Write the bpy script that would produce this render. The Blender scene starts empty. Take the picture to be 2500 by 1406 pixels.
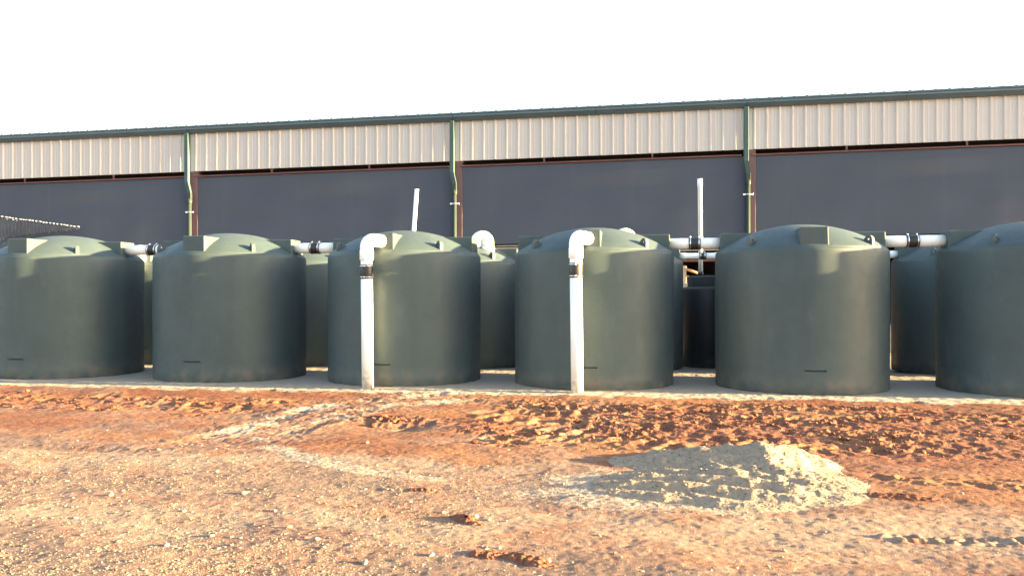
import bpy, bmesh, math, random
import numpy as np
from mathutils import Vector, Matrix

# ------------------------------------------------------------------ camera, sky, sun, exposure
sc = bpy.context.scene
COL = sc.collection
R_ = math.radians
PI = math.pi

cam_data = bpy.data.cameras.new('camera')
cam = bpy.data.objects.new('camera', cam_data)
COL.objects.link(cam)
cam.location = (0.0, 0.0, 1.27)
cam.rotation_euler = (R_(90), 0, R_(9.94))
cam_data.sensor_width = 36.0
cam_data.lens = 28.8
cam_data.shift_y = 27.0 / 2500.0
cam_data.clip_start = 0.05
cam_data.clip_end = 3000.0
sc.camera = cam

SUN_EL, SUN_AZ = 7.4, -0.5            # degrees; azimuth measured from +X, positive towards the camera side
to_sun = Vector((math.cos(R_(SUN_EL)) * math.cos(R_(SUN_AZ)), -math.cos(R_(SUN_EL)) * math.sin(R_(SUN_AZ)), math.sin(R_(SUN_EL))))
world = bpy.data.worlds.new('World')
sc.world = world
world.use_nodes = True
wn = world.node_tree
bg = wn.nodes['Background']
sky = wn.nodes.new('ShaderNodeTexSky')
sky.sky_type = 'NISHITA'
sky.sun_disc = False
sky.sun_elevation = R_(7.4)
sky.sun_rotation = R_(90.0 + SUN_AZ)
sky.air_density = 1.0
sky.dust_density = 1.5
sky.ozone_density = 1.0
hs = wn.nodes.new('ShaderNodeHueSaturation')
hs.inputs['Saturation'].default_value = 0.86
wn.links.new(sky.outputs[0], hs.inputs['Color'])
wn.links.new(hs.outputs[0], bg.inputs['Color'])
bg.inputs['Strength'].default_value = 0.072

sun_data = bpy.data.lights.new('sun', 'SUN')
sun_data.energy = 4.8
sun_data.angle = R_(0.8)
sun_data.color = (1.0, 0.73, 0.34)
sun = bpy.data.objects.new('sun', sun_data)
COL.objects.link(sun)
sun.rotation_euler = to_sun.to_track_quat('Z', 'Y').to_euler()
sun.location = (30, 0, 10)

sc.view_settings.view_transform = 'Standard'
sc.view_settings.look = 'None'
sc.view_settings.exposure = 3.72
sc.view_settings.gamma = 1.0
sc.view_settings.use_curve_mapping = False
sc.render.engine = 'CYCLES'
sc.cycles.max_bounces = 6
sc.cycles.use_denoising = True

rnd = random.Random(7)
nrg = np.random.default_rng(11)

# ------------------------------------------------------------------ noise
def _hash(ix, iy, seed):
    h = (ix.astype(np.int64) * 374761393 + iy.astype(np.int64) * 668265263 + seed * 1442695041) & 0xFFFFFFFF
    h = ((h ^ (h >> 13)) * 1274126177) & 0xFFFFFFFF
    return (h ^ (h >> 16)) & 0xFFFF

def gn(x, y, seed=0):
    ix = np.floor(x); iy = np.floor(y)
    fx = x - ix; fy = y - iy
    u = fx * fx * fx * (fx * (fx * 6 - 15) + 10); v = fy * fy * fy * (fy * (fy * 6 - 15) + 10)
    def g(dx, dy):
        a = _hash(ix + dx, iy + dy, seed) * (2 * np.pi / 65536.0)
        return np.cos(a) * (fx - dx) + np.sin(a) * (fy - dy)
    a = g(0, 0); b = g(1, 0); c = g(0, 1); d = g(1, 1)
    return ((a + (b - a) * u) * (1 - v) + (c + (d - c) * u) * v) * 1.5

def fbm(x, y, octv=4, seed=0, gain=0.5):
    s = 0; a = 1.0; t = 0
    for i in range(octv):
        s = s + a * gn(x, y, seed + i * 17); t += a
        x = x * 2.03 + 5.1; y = y * 2.03 - 3.7; a *= gain
    return s / t

def sst(a, b, x):
    t = np.clip((x - a) / (b - a), 0, 1)
    return t * t * (3 - 2 * t)

def poly_dist(x, y, pts):
    best = np.full(np.shape(x), 1e9); along = np.zeros(np.shape(x))
    L = 0.0
    for (ax, ay), (bx_, by_) in zip(pts[:-1], pts[1:]):
        dx, dy = bx_ - ax, by_ - ay
        l2 = dx * dx + dy * dy
        t = np.clip(((x - ax) * dx + (y - ay) * dy) / l2, 0, 1)
        d = np.hypot(x - ax - t * dx, y - ay - t * dy)
        m = d < best
        along = np.where(m, L + t * math.sqrt(l2), along)
        best = np.where(m, d, best)
        L += math.sqrt(l2)
    return best, along

# ------------------------------------------------------------------ ground shape and its zones
TRACK_A = [(-2.9, 10.75), (-3.55, 10.25), (-4.1, 9.5), (-4.25, 8.4), (-4.6, 7.2), (-5.3, 6.2)]
TRACK_B = [(-2.3, 10.3), (-3.0, 9.9), (-3.5, 9.1), (-3.75, 8.2), (-4.0, 7.3)]
STREAK = [(-3.65, 7.3), (-3.1, 6.9), (-2.71, 6.69), (-2.16, 6.48), (-1.75, 6.36)]

def zones(x, y):
    n1 = fbm(x * 0.9, y * 1.3, 4, 3)
    n2 = fbm(x * 2.7, y * 4.2, 3, 9)
    edge = 10.80 + 0.26 * n2 + 0.012 * x
    pad = sst(-0.12, 0.12, y - edge)
    dA, _ = poly_dist(x, y, TRACK_A); dB, _ = poly_dist(x, y, TRACK_B)
    trk = np.maximum(sst(0.62, 0.10, dA + 0.45 * n2), 0.9 * sst(0.55, 0.1, dB + 0.45 * n2))
    trk = trk * sst(6.2, 8.2, y)
    dS, _ = poly_dist(x, y, STREAK)
    streak = sst(0.17, 0.06, dS + 0.10 * n2)
    spill = sst(1.25, 0.55, np.hypot((x - 0.1) / 1.25, (y - 6.3) / 0.62) + 0.5 * n2)
    sand = np.clip(np.maximum.reduce([pad, trk * (0.42 + 1.1 * n2 + 0.7 * n1), 0.55 * streak, 0.6 * spill]), 0, 1)
    # red soil
    cr = np.maximum(sst(-2.6, 0.3, x) * sst(6.2, 7.4, y + 0.3 * n1), 0.9 * sst(1.2, 2.0, x) * sst(5.7, 6.5, y + 0.3 * n1))
    cl = 0.75 * sst(8.2, 9.0, y + 0.3 * n1)
    mid = 0.55 * sst(6.6, 7.4, y + 0.4 * n1)
    red = np.clip(np.maximum.reduce([cr, cl, mid, 0.12 + 0 * x]) + 0.75 * n1 + 0.25 * n2, 0, 1) * (1 - 0.9 * sand)
    # gravel strewn in the foreground on the left
    grv = sst(-0.5, -1.9, x - 0.25 * (y - 4.5)) * sst(7.6, 6.4, y + 0.5 * n1)
    grv = np.clip(grv * (0.65 + 0.9 * n1 + 0.8 * n2), 0, 1)
    grv = np.maximum(grv, 0.9 * streak); grv = np.maximum(grv, 0.8 * spill)
    grv = np.maximum(grv, 0.10 * sst(9.5, 6.0, y))
    # churned clods
    cA = sst(0.85, 0.25, np.abs(y - 9.45 + 0.02 * (x + 7) + 0.35 * n1)) * sst(-4.35, -4.9, x) * np.clip(0.55 + 1.2 * n2, 0.1, 1)
    cB = sst(0.75, 0.2, np.hypot((x + 2.75) / 1.0, (y - 8.75) / 0.55) + 0.3 * n2)
    cC = sst(-2.3, -1.3, x + 0.4 * n1) * sst(7.35, 8.2, y + 0.35 * n1) * sst(10.65, 10.2, y) * (0.75 - 0.35 * sst(1.5, 3.2, x))
    cD = 0.55 * sst(0.22, 0.08, np.abs(y - 6.95 + 0.03 * x)) * sst(1.5, 2.0, x)
    cl_ = np.clip(np.maximum.reduce([0.9 * cA, cB, cC, cD]), 0, 1) * (1 - 0.8 * pad)
    pale_shade = 0.5 + 0.55 * np.sin((y - 0.10 * x + 0.55 * n1) * 2 * np.pi / 1.75 + 1.2) * sst(7.6, 6.6, y) + 0.5 * n1  # pale sandy strips; the low end becomes grey shade painted into the soil
    pale_shade = np.clip(pale_shade, 0, 1)
    return sand, red, grv, cl_, pad, trk, dA, dB, pale_shade

def ground_z(x, y, zn=None):
    x = np.asarray(x, float); y = np.asarray(y, float)
    sand, red, grv, cl_, pad, trk, dA, dB, pale_shade = zn if zn is not None else zones(x, y)
    t = np.clip((y - 5.0) / 6.0, 0, 1)
    z = -0.22 * (1 - t) - 0.07 * sst(14.6, 16.4, y)
    far = sst(40, 80, np.hypot(x, y))
    # broad drag marks lie along x, the way the loader drove
    z = z + 0.026 * fbm(x * 0.42, y * 1.0, 2, 21) * (1 - 0.85 * pad)
    z = z + 0.015 * fbm(x * 1.3 + 0.3 * y, y * 2.6, 2, 33) * (1 - 0.6 * pad)
    z = z + 0.0068 * fbm(x * 5.0, y * 9.0, 3, 41)
    z = z + 0.0055 * fbm(x * 13, y * 30, 3, 57) + 0.0028 * gn(x * 33, y * 36, 58)
    # clods: billowed noise
    b1 = np.abs(gn(x * 4.3, y * 5.2, 71)); b2 = np.abs(gn(x * 10.5 + 3, y * 12.0, 73)); b3 = np.abs(gn(x * 24, y * 25, 79))
    z = z + cl_ * (0.35 + 1.1 * np.clip(0.5 + 1.3 * fbm(x * 1.1, y * 1.7, 2, 61), 0, 1)) * (0.115 * (0.30 - b1) * (0.6 + 0.8 * b2) + 0.045 * (0.3 - b2) + 0.024 * (0.3 - b3))
    # hollow and dig marks
    z = z - 0.05 * np.exp(-((x + 2.72) / 0.35) ** 2 - ((y - 8.55) / 0.28) ** 2)
    z = z - 0.04 * np.exp(-((x + 4.95) / 0.40) ** 2 - ((y - 9.15) / 0.22) ** 2)
    # wheel ruts
    for d in (dA, dB):
        z = z + trk * (0.5 + gn(x * 1.6, y * 1.6, 66)) * (-0.013 * np.exp(-(d / 0.11) ** 2) + 0.010 * np.exp(-((d - 0.21) / 0.08) ** 2))
    z = z + trk * (0.014 * fbm(x * 9, y * 11, 3, 67) + 0.012 * (0.3 - np.abs(gn(x * 21, y * 24, 68))))
    # heap of sand raked round the tank feet
    z = z + pad * 0.010 * fbm(x * 6, y * 6, 3, 91)
    # tread prints on the right
    d, al = poly_dist(x, y, [(1.45, 5.42), (2.6, 5.47)])
    z = z + sst(0.10, 0.03, np.abs(d - 0.02) + 0.03 * gn(x * 14, y * 14, 95)) * (0.006 * np.sin(al * 40.0 + 5 * gn(x * 5, y * 5, 96)) + 0.004 + 0.020 * gn(x * 17, y * 21, 98))
    d, al = poly_dist(x, y, [(-1.9, 9.3), (-0.2, 8.0), (0.4, 7.7)])
    z = z + sst(0.34, 0.12, d) * 0.018 * np.sin(al * 24.0 + 2.5 * gn(x * 4, y * 4, 97))
    # long low rut in the far left
    z = z - 0.03 * np.exp(-((y - 6.98 + 0.03 * (x + 6)) / 0.11) ** 2) * sst(-4.6, -5.2, x)
    return z * (1 - far) - 0.3 * far

def axis(segs):
    out = [segs[0][0]]
    for a, b, st in segs:
        n = max(1, int(round((b - a) / st)))
        out.extend(list(a + (b - a) * (np.arange(1, n + 1) / n)))
    return np.array(out)

def grow(a, b, first, k=1.35):
    # growing steps from a outward to b
    out = []; st = first; p = a; s = 1 if b > a else -1
    while (b - p) * s > 0:
        out.append((p, p + s * min(st, abs(b - p)))); p += s * st; st *= k
    return [q[1] for q in out]

gx = np.concatenate([np.array(grow(-11.4, -1500, 0.05))[::-1], axis([(-11.4, -6.2, 0.021), (-6.2, 3.4, 0.0155), (3.4, 5.6, 0.022)]), np.array(grow(5.6, 1500, 0.05))])
gy = np.concatenate([np.array(grow(3.6, -1500, 0.05))[::-1], axis([(3.6, 7.4, 0.0145), (7.4, 11.2, 0.019), (11.2, 15.0, 0.055), (15.0, 22.0, 0.25)]), np.array(grow(22.0, 1500, 0.4))])

def mk_mesh(name, V, F):
    me = bpy.data.meshes.new(name)
    V = np.asarray(V, np.float32); F = np.asarray(F, np.int32)
    k = F.shape[1]
    me.vertices.add(len(V)); me.vertices.foreach_set('co', V.ravel())
    me.loops.add(F.size); me.loops.foreach_set('vertex_index', F.ravel())
    me.polygons.add(len(F)); me.polygons.foreach_set('loop_start', np.arange(len(F), dtype=np.int32) * k)
    try:
        me.polygons.foreach_set('loop_total', np.full(len(F), k, np.int32))
    except Exception:
        pass
    me.update(calc_edges=True)
    return me

def grid_faces(nx, ny):
    i = np.arange(nx - 1)[None, :]; j = np.arange(ny - 1)[:, None]
    a = (j * nx + i).ravel()
    return np.stack([a, a + 1, a + 1 + nx, a + nx], 1)

def smooth(me, on=True):
    me.polygons.foreach_set('use_smooth', np.full(len(me.polygons), on, bool))

def add_attr(me, name, arr):
    at = me.attributes.new(name, 'FLOAT', 'POINT')
    at.data.foreach_set('value', np.asarray(arr, np.float32).ravel())

# ------------------------------------------------------------------ materials
def new_mat(name):
    m = bpy.data.materials.new(name); m.use_nodes = True
    nt = m.node_tree
    return m, nt, nt.nodes['Principled BSDF']

class NT:
    def __init__(s, nt): s.nt = nt
    def n(s, t, **kw):
        nd = s.nt.nodes.new(t)
        for k, v in kw.items(): setattr(nd, k, v)
        return nd
    def l(s, a, b): s.nt.links.new(a, b)
    def coord(s, which='Object', scale=(1, 1, 1)):
        tc = s.n('ShaderNodeTexCoord'); mp = s.n('ShaderNodeMapping')
        mp.inputs['Scale'].default_value = scale
        s.l(tc.outputs[which], mp.inputs['Vector']); return mp.outputs[0]
    def noise(s, vec, scale, detail=4, rough=0.55):
        nd = s.n('ShaderNodeTexNoise'); nd.inputs['Scale'].default_value = scale
        nd.inputs['Detail'].default_value = detail; nd.inputs['Roughness'].default_value = rough
        s.l(vec, nd.inputs['Vector']); return nd.outputs['Fac']
    def ramp(s, fac, a, b, ca=0.0, cb=1.0):
        nd = s.n('ShaderNodeMapRange'); nd.inputs['From Min'].default_value = a; nd.inputs['From Max'].default_value = b
        nd.inputs['To Min'].default_value = ca; nd.inputs['To Max'].default_value = cb
        s.l(fac, nd.inputs['Value']); return nd.outputs['Result']
    def mix(s, fac, a, b, mode='MIX'):
        nd = s.n('ShaderNodeMix', data_type='RGBA', blend_type=mode)
        for key, v in (('Factor', fac), ('A', a), ('B', b)):
            sock = nd.inputs[0] if key == 'Factor' else nd.inputs[6 if key == 'A' else 7]
            if isinstance(v, (int, float)): sock.default_value = v
            elif isinstance(v, tuple): sock.default_value = (*v, 1.0)
            else: s.l(v, sock)
        return nd.outputs[2]
    def math(s, op, a, b=0.0):
        nd = s.n('ShaderNodeMath', operation=op)
        for i, v in enumerate((a, b)):
            if isinstance(v, (int, float)): nd.inputs[i].default_value = v
            else: s.l(v, nd.inputs[i])
        return nd.outputs[0]
    def bump(s, h, strength=0.3, dist=0.01, prev=None):
        nd = s.n('ShaderNodeBump'); nd.inputs['Strength'].default_value = strength; nd.inputs['Distance'].default_value = dist
        s.l(h, nd.inputs['Height'])
        if prev is not None: s.l(prev, nd.inputs['Normal'])
        return nd.outputs[0]

def simple(name, col, rough=0.5, metal=0.0, var=0.12, scale=6.0, bump=0.0, bscale=60.0, bdist=0.003, spec=0.5, mapscale=(1, 1, 1), dirt=None):
    m, nt, p = new_mat(name); t = NT(nt)
    v = t.coord('Object', mapscale)
    n = t.noise(v, scale, 5)
    dark = tuple(c * (1 - var) for c in col); lite = tuple(min(1, c * (1 + var)) for c in col)
    c = t.mix(t.ramp(n, 0.3, 0.7), dark, lite)
    if dirt:
        n2 = t.noise(v, scale * 0.6 + 1.3, 6, 0.65)
        c = t.mix(t.ramp(n2, 0.52, 0.72, 0, dirt[1]), c, dirt[0])
    t.l(c, p.inputs['Base Color'])
    r2 = t.ramp(t.noise(v, scale * 2.2, 3), 0.3, 0.7, max(0.02, rough - 0.08), min(1, rough + 0.08))
    t.l(r2, p.inputs['Roughness'])
    p.inputs['Metallic'].default_value = metal
    p.inputs['Specular IOR Level'].default_value = spec
    if bump > 0:
        t.l(t.bump(t.noise(v, bscale, 3), bump, bdist), p.inputs['Normal'])
    return m

def soil_like(name, use_attr=True, base=None):
    m, nt, p = new_mat(name); t = NT(nt)
    v = t.coord('Object')
    n0 = t.noise(v, 0.8, 5); n1 = t.noise(v, 4.5, 6, 0.62); n2 = t.noise(v, 26.0, 5, 0.65); n3 = t.noise(v, 120.0, 3, 0.7)
    tan = t.mix(t.ramp(n1, 0.35, 0.68), (0.158, 0.091, 0.059), (0.241, 0.158, 0.105))
    tan = t.mix(t.ramp(n0, 0.45, 0.7, 0, 0.55), tan, (0.217, 0.105, 0.056))
    ns = t.noise(t.coord('Object', (0.35, 1.0, 1.0)), 1.1, 5, 0.6)
    tan = t.mix(t.ramp(ns, 0.50, 0.68, 0, 0.75), tan, (0.130, 0.087, 0.069))
    nf = t.noise(t.coord('Object', (0.55, 1.0, 1.0)), 13.0, 6, 0.7)
    tan = t.mix(t.ramp(nf, 0.53, 0.66, 0, 0.8), tan, (0.171, 0.064, 0.032))
    tan = t.mix(t.ramp(nf, 0.46, 0.34, 0, 0.7), tan, (0.280, 0.210, 0.143))
    redc = t.mix(t.ramp(n2, 0.32, 0.68), (0.115, 0.042, 0.026), (0.210, 0.090, 0.055))
    sandc = t.mix(t.ramp(n2, 0.3, 0.7), (0.235, 0.192, 0.155), (0.355, 0.305, 0.255))
    sandc = t.mix(t.ramp(n3, 0.40, 0.75, 0, 0.7), sandc, (0.40, 0.355, 0.305))
    if use_attr:
        def at(nm):
            a = t.n('ShaderNodeAttribute'); a.attribute_name = nm; return a.outputs['Fac']
        tan = t.mix(1.0, tan, (1.0, 0.97, 1.10), 'MULTIPLY')
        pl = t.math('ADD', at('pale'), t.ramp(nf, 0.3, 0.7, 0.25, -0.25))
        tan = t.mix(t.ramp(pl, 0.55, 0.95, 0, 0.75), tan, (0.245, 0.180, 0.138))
        tan = t.mix(t.ramp(pl, 0.45, 0.10, 0, 0.75), tan, (0.150, 0.104, 0.085))  # grey-brown stands in for shaded ground, painted into the soil colour
        rf = t.math('ADD', at('red'), t.ramp(n2, 0.3, 0.7, -0.30, 0.30))
        redv = t.mix(t.ramp(nf, 0.55, 0.70, 0, 0.85), redc, (0.073, 0.028, 0.020))
        redv = t.mix(t.ramp(ns, 0.52, 0.40, 0, 0.6), redv, (0.252, 0.122, 0.059))
        c = t.mix(t.ramp(rf, 0.25, 0.75), tan, redv)
        sf = t.math('ADD', at('sand'), t.ramp(n2, 0.3, 0.7, -0.32, 0.32))
        c = t.mix(t.ramp(sf, 0.32, 0.72), c, sandc)
        # pale crumbs of gravel trodden into the soil
        vo = t.n('ShaderNodeTexVoronoi'); vo.inputs['Scale'].default_value = 75.0; vo.inputs['Randomness'].default_value = 1.0
        t.l(v, vo.inputs['Vector'])
        sep = t.n('ShaderNodeSeparateColor'); t.l(vo.outputs['Color'], sep.inputs[0])
        dens = t.math('ADD', t.math('MULTIPLY', at('gravel'), 0.75), 0.06)
        pick = t.math('LESS_THAN', sep.outputs[0], dens)
        near = t.math('LESS_THAN', vo.outputs['Distance'], 0.42)
        spot = t.math('MULTIPLY', pick, near)
        pc = t.mix(sep.outputs[1], (0.182, 0.133, 0.098), (0.350, 0.301, 0.238))
        c = t.mix(t.math('MULTIPLY', spot, 0.85), c, pc)
        h = t.math('ADD', t.math('MULTIPLY', n2, 0.6), t.math('MULTIPLY', spot, t.ramp(vo.outputs['Distance'], 0.0, 0.42, 0.9, 0.0)))
    else:
        sandc = t.mix(1.0, sandc, (0.80, 0.73, 0.66), 'MULTIPLY')
        c = {'sand': sandc, 'red': redc, 'tan': tan}[base]
        if base == 'sand':
            c = t.mix(t.ramp(n1, 0.55, 0.75, 0, 0.5), c, (0.294, 0.203, 0.140))
        h = n2
    t.l(c, p.inputs['Base Color'])
    p.inputs['Roughness'].default_value = 0.86
    p.inputs['Specular IOR Level'].default_value = 0.15
    b1 = t.bump(h, 0.55, 0.012)
    b2 = t.bump(n3, 0.55, 0.005, b1)
    t.l(b2, p.inputs['Normal'])
    return m

def stone_mat(name, a, b):
    m, nt, p = new_mat(name); t = NT(nt)
    v = t.coord('Object')
    at = t.n('ShaderNodeAttribute'); at.attribute_name = 'tone'
    c = t.mix(at.outputs['Fac'], a, b)
    c = t.mix(t.ramp(t.noise(v, 90, 4), 0.35, 0.7, 0, 0.4), c, tuple(x * 0.6 for x in a))
    t.l(c, p.inputs['Base Color']); p.inputs['Roughness'].default_value = 0.9
    p.inputs['Specular IOR Level'].default_value = 0.2
    return m

M = {}
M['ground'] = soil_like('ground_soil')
M['pile'] = soil_like('gravel_sand', False, 'sand')
M['clod'] = soil_like('red_soil', False, 'red')
M['pebble'] = stone_mat('pebble_stone', (0.16, 0.11, 0.08), (0.38, 0.32, 0.25))
M['stone'] = simple('pale_stone', (0.27, 0.22, 0.17), 0.85, var=0.25, scale=30, bump=0.4, bscale=120, spec=0.2)

def tank_mat(name, col, sheen):
    m, nt, p = new_mat(name); t = NT(nt)
    oi = t.n('ShaderNodeObjectInfo'); om = t.math('MULTIPLY', oi.outputs['Random'], 37.0)
    tcx = t.n('ShaderNodeTexCoord')
    def shifted(scale):
        mp = t.n('ShaderNodeMapping'); mp.inputs['Scale'].default_value = scale
        va = t.n('ShaderNodeVectorMath', operation='ADD')
        t.l(tcx.outputs['Object'], mp.inputs['Vector']); t.l(mp.outputs[0], va.inputs[0]); t.l(om, va.inputs[1])
        return va.outputs[0]
    v = shifted((1.0, 1.0, 1.0)); vs = shifted((1.0, 1.0, 0.10))
    c0 = t.mix(t.ramp(t.noise(v, 2.2, 5), 0.3, 0.7), tuple(x * 0.90 for x in col), tuple(x * 1.10 for x in col))
    streak = t.ramp(t.noise(vs, 3.4, 5, 0.6), 0.50, 0.80, 0, 0.35)
    c1 = t.mix(streak, c0, (0.080, 0.100, 0.104))
    # dust clinging low on the wall
    sepx = t.n('ShaderNodeSeparateXYZ'); tc = t.n('ShaderNodeTexCoord'); t.l(tc.outputs['Object'], sepx.inputs[0])
    low = t.math('MULTIPLY', t.ramp(sepx.outputs[2], 0.0, 0.30, 0.55, 0.0), t.ramp(t.noise(v, 5.0, 5), 0.35, 0.7))
    c2 = t.mix(low, c1, (0.21, 0.165, 0.13))
    scuff = t.ramp(t.noise(shifted((2.0, 2.0, 0.8)), 1.6, 7, 0.7), 0.58, 0.74, 0, 0.30)
    c3 = t.mix(scuff, c2, (0.12, 0.14, 0.145))
    t.l(c3, p.inputs['Base Color'])
    t.l(t.ramp(t.noise(v, 9, 4), 0.3, 0.7, sheen - 0.06, sheen + 0.08), p.inputs['Roughness'])
    p.inputs['Specular IOR Level'].default_value = 0.45
    t.l(t.bump(t.noise(v, 260, 2), 0.10, 0.002, t.bump(t.noise(v, 3.0, 2), 0.25, 0.02)), p.inputs['Normal'])
    return m
M['tank'] = tank_mat('green_polyethylene', (0.044, 0.066, 0.072), 0.56)
M['tank_black'] = tank_mat('black_polyethylene', (0.036, 0.039, 0.047), 0.50)
M['pvc'] = simple('white_pvc', (0.89, 0.89, 0.88), 0.38, var=0.02, scale=4, dirt=((0.70, 0.65, 0.58), 0.18), mapscale=(1, 1, 1))
def splash_pvc():
    m, nt, p = new_mat('white_pvc_splashed'); t = NT(nt)
    tc = t.n('ShaderNodeTexCoord'); sp = t.n('ShaderNodeSeparateXYZ'); t.l(tc.outputs['Object'], sp.inputs[0])
    nz = t.noise(tc.outputs['Object'], 14.0, 6, 0.7)
    low = t.math('MULTIPLY', t.ramp(sp.outputs[2], 0.02, 0.38, 1.0, 0.0), t.ramp(nz, 0.36, 0.62))
    c = t.mix(t.math('MULTIPLY', low, 0.8), (0.86, 0.86, 0.85), (0.36, 0.20, 0.12))
    c = t.mix(t.ramp(t.noise(t.coord('Object', (1, 1, 0.2)), 9.0, 5), 0.55, 0.75, 0, 0.22), c, (0.60, 0.54, 0.46))
    t.l(c, p.inputs['Base Color']); p.inputs['Roughness'].default_value = 0.4
    return m
M['pvc_low'] = splash_pvc()
M['rubber'] = simple('black_rubber', (0.020, 0.020, 0.024), 0.45, var=0.2, scale=20)
M['steel'] = simple('steel_band', (0.62, 0.62, 0.64), 0.28, metal=1.0, var=0.1, scale=20)
M['panel'] = simple('tan_panel', (0.53, 0.482, 0.468), 0.55, var=0.05, scale=1.2, mapscale=(1, 1, 0.25), spec=0.3)
M['gutter'] = simple('slate_trim', (0.050, 0.078, 0.100), 0.42, var=0.08, scale=2.0)
M['down'] = simple('green_downspout', (0.048, 0.088, 0.092), 0.65, var=0.08, scale=3.0, spec=0.2)
M['pipe_green'] = simple('painted_pipe', (0.036, 0.052, 0.047), 0.7, var=0.08, scale=3.0, spec=0.2)
M['red'] = simple('red_oxide_steel', (0.125, 0.043, 0.042), 0.6, var=0.15, scale=5.0)
M['column'] = simple('red_oxide_column', (0.120, 0.062, 0.072), 0.6, var=0.12, scale=4.0)
M['roof'] = simple('slate_roof', (0.085, 0.115, 0.13), 0.45, var=0.06, scale=1.0)
M['dark'] = simple('barn_interior', (0.055, 0.045, 0.042), 0.9, var=0.3, scale=0.7)
M['slat'] = simple('weathered_slat', (0.34, 0.29, 0.24), 0.8, var=0.2, scale=4.0)
M['wood'] = simple('raw_timber', (0.46, 0.34, 0.23), 0.8, var=0.2, scale=5, mapscale=(6, 6, 1))
M['wood2'] = simple('orange_timber', (0.58, 0.30, 0.14), 0.8, var=0.2, scale=5)
M['wire'] = simple('wire', (0.30, 0.27, 0.25), 0.5, metal=0.4)
M['hay'] = simple('dry_bales', (0.36, 0.28, 0.20), 0.95, var=0.35, scale=9, bump=0.6, bscale=40, bdist=0.02)
M['clip'] = simple('white_clip', (0.80, 0.80, 0.80), 0.4, var=0.03)
M['net'] = simple('grey_net', (0.12, 0.125, 0.14), 0.8, var=0.2, scale=6)

def curtain_mat():
    m, nt, p = new_mat('shade_cloth'); t = NT(nt)
    v = t.coord('Object')
    n = t.noise(v, 0.7, 5)
    c = t.mix(t.ramp(n, 0.3, 0.7), (0.053, 0.066, 0.099), (0.070, 0.085, 0.123))
    br = t.ramp(t.noise(t.coord('Object', (0.12, 1, 2.5)), 3.0, 4), 0.50, 0.75, 0, 0.45)
    c = t.mix(br, c, (0.085, 0.075, 0.085))
    g2 = t.noise(t.coord('Object', (1.0, 1.0, 1.6)), 26, 3, 0.7)
    c = t.mix(t.ramp(g2, 0.42, 0.66, 0.0, 0.45), c, (0.092, 0.103, 0.138))
    seam = t.noise(t.coord('Object', (1.0, 1.0, 0.02)), 1.9, 3, 0.6)
    c = t.mix(t.ramp(seam, 0.56, 0.66, 0.0, 0.16), c, (0.10, 0.11, 0.14))
    w = t.n('ShaderNodeTexWave'); w.wave_type = 'BANDS'; w.bands_direction = 'Z'
    w.inputs['Scale'].default_value = 9.0; w.inputs['Distortion'].default_value = 1.5
    t.l(v, w.inputs['Vector'])
    fine = t.noise(t.coord('Object', (1, 1, 3.0)), 70, 2)
    c = t.mix(t.ramp(fine, 0.35, 0.7, 0.0, 0.28), c, (0.045, 0.045, 0.052))
    c = t.mix(t.ramp(w.outputs['Fac'], 0.75, 1.0, 0, 0.12), c, (0.14, 0.13, 0.13))
    t.l(c, p.inputs['Base Color']); p.inputs['Roughness'].default_value = 0.85
    p.inputs['Specular IOR Level'].default_value = 0.2
    t.l(t.bump(fine, 0.3, 0.004), p.inputs['Normal'])
    return m
M['curtain'] = curtain_mat()

# ------------------------------------------------------------------ object helpers
def obj(name, me, mat=None, parent=None, loc=None, rot=None):
    o = bpy.data.objects.new(name, me); COL.objects.link(o)
    if mat is not None and len(me.materials) == 0: me.materials.append(mat)
    if parent is not None: o.parent = parent
    if loc is not None: o.location = loc
    if rot is not None: o.rotation_euler = rot
    return o

def empty(name, loc=(0, 0, 0), rot=(0, 0, 0)):
    o = bpy.data.objects.new(name, None); COL.objects.link(o)
    o.location = loc; o.rotation_euler = rot; o.empty_display_size = 0.2
    return o

def tag(o, label, cat=None, group=None, kind=None):
    if label: o['label'] = label
    if cat: o['category'] = cat
    if group: o['group'] = group
    if kind: o['kind'] = kind
    return o

def bm_mesh(name, bm, sm=False):
    me = bpy.data.meshes.new(name); bm.normal_update(); bm.to_mesh(me); bm.free()
    if sm: smooth(me)
    return me

def add_box(bm, x0, x1, y0, y1, z0, z1, bev=0.0, seg=1, M4=None):
    P = [(x, y, z) for x in (x0, x1) for y in (y0, y1) for z in (z0, z1)]
    if M4 is not None: P = [M4 @ Vector(q) for q in P]
    v = [bm.verts.new(q) for q in P]
    fs = [bm.faces.new([v[i] for i in q]) for q in ((0, 1, 3, 2), (4, 6, 7, 5), (0, 4, 5, 1), (2, 3, 7, 6), (0, 2, 6, 4), (1, 5, 7, 3))]
    if bev > 0:
        es = list({e for f in fs for e in f.edges})
        bmesh.ops.bevel(bm, geom=es, offset=bev, segments=seg, affect='EDGES', profile=0.5)

def box_me(name, *a, **k):
    bm = bmesh.new(); add_box(bm, *a, **k); return bm_mesh(name, bm)

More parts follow.
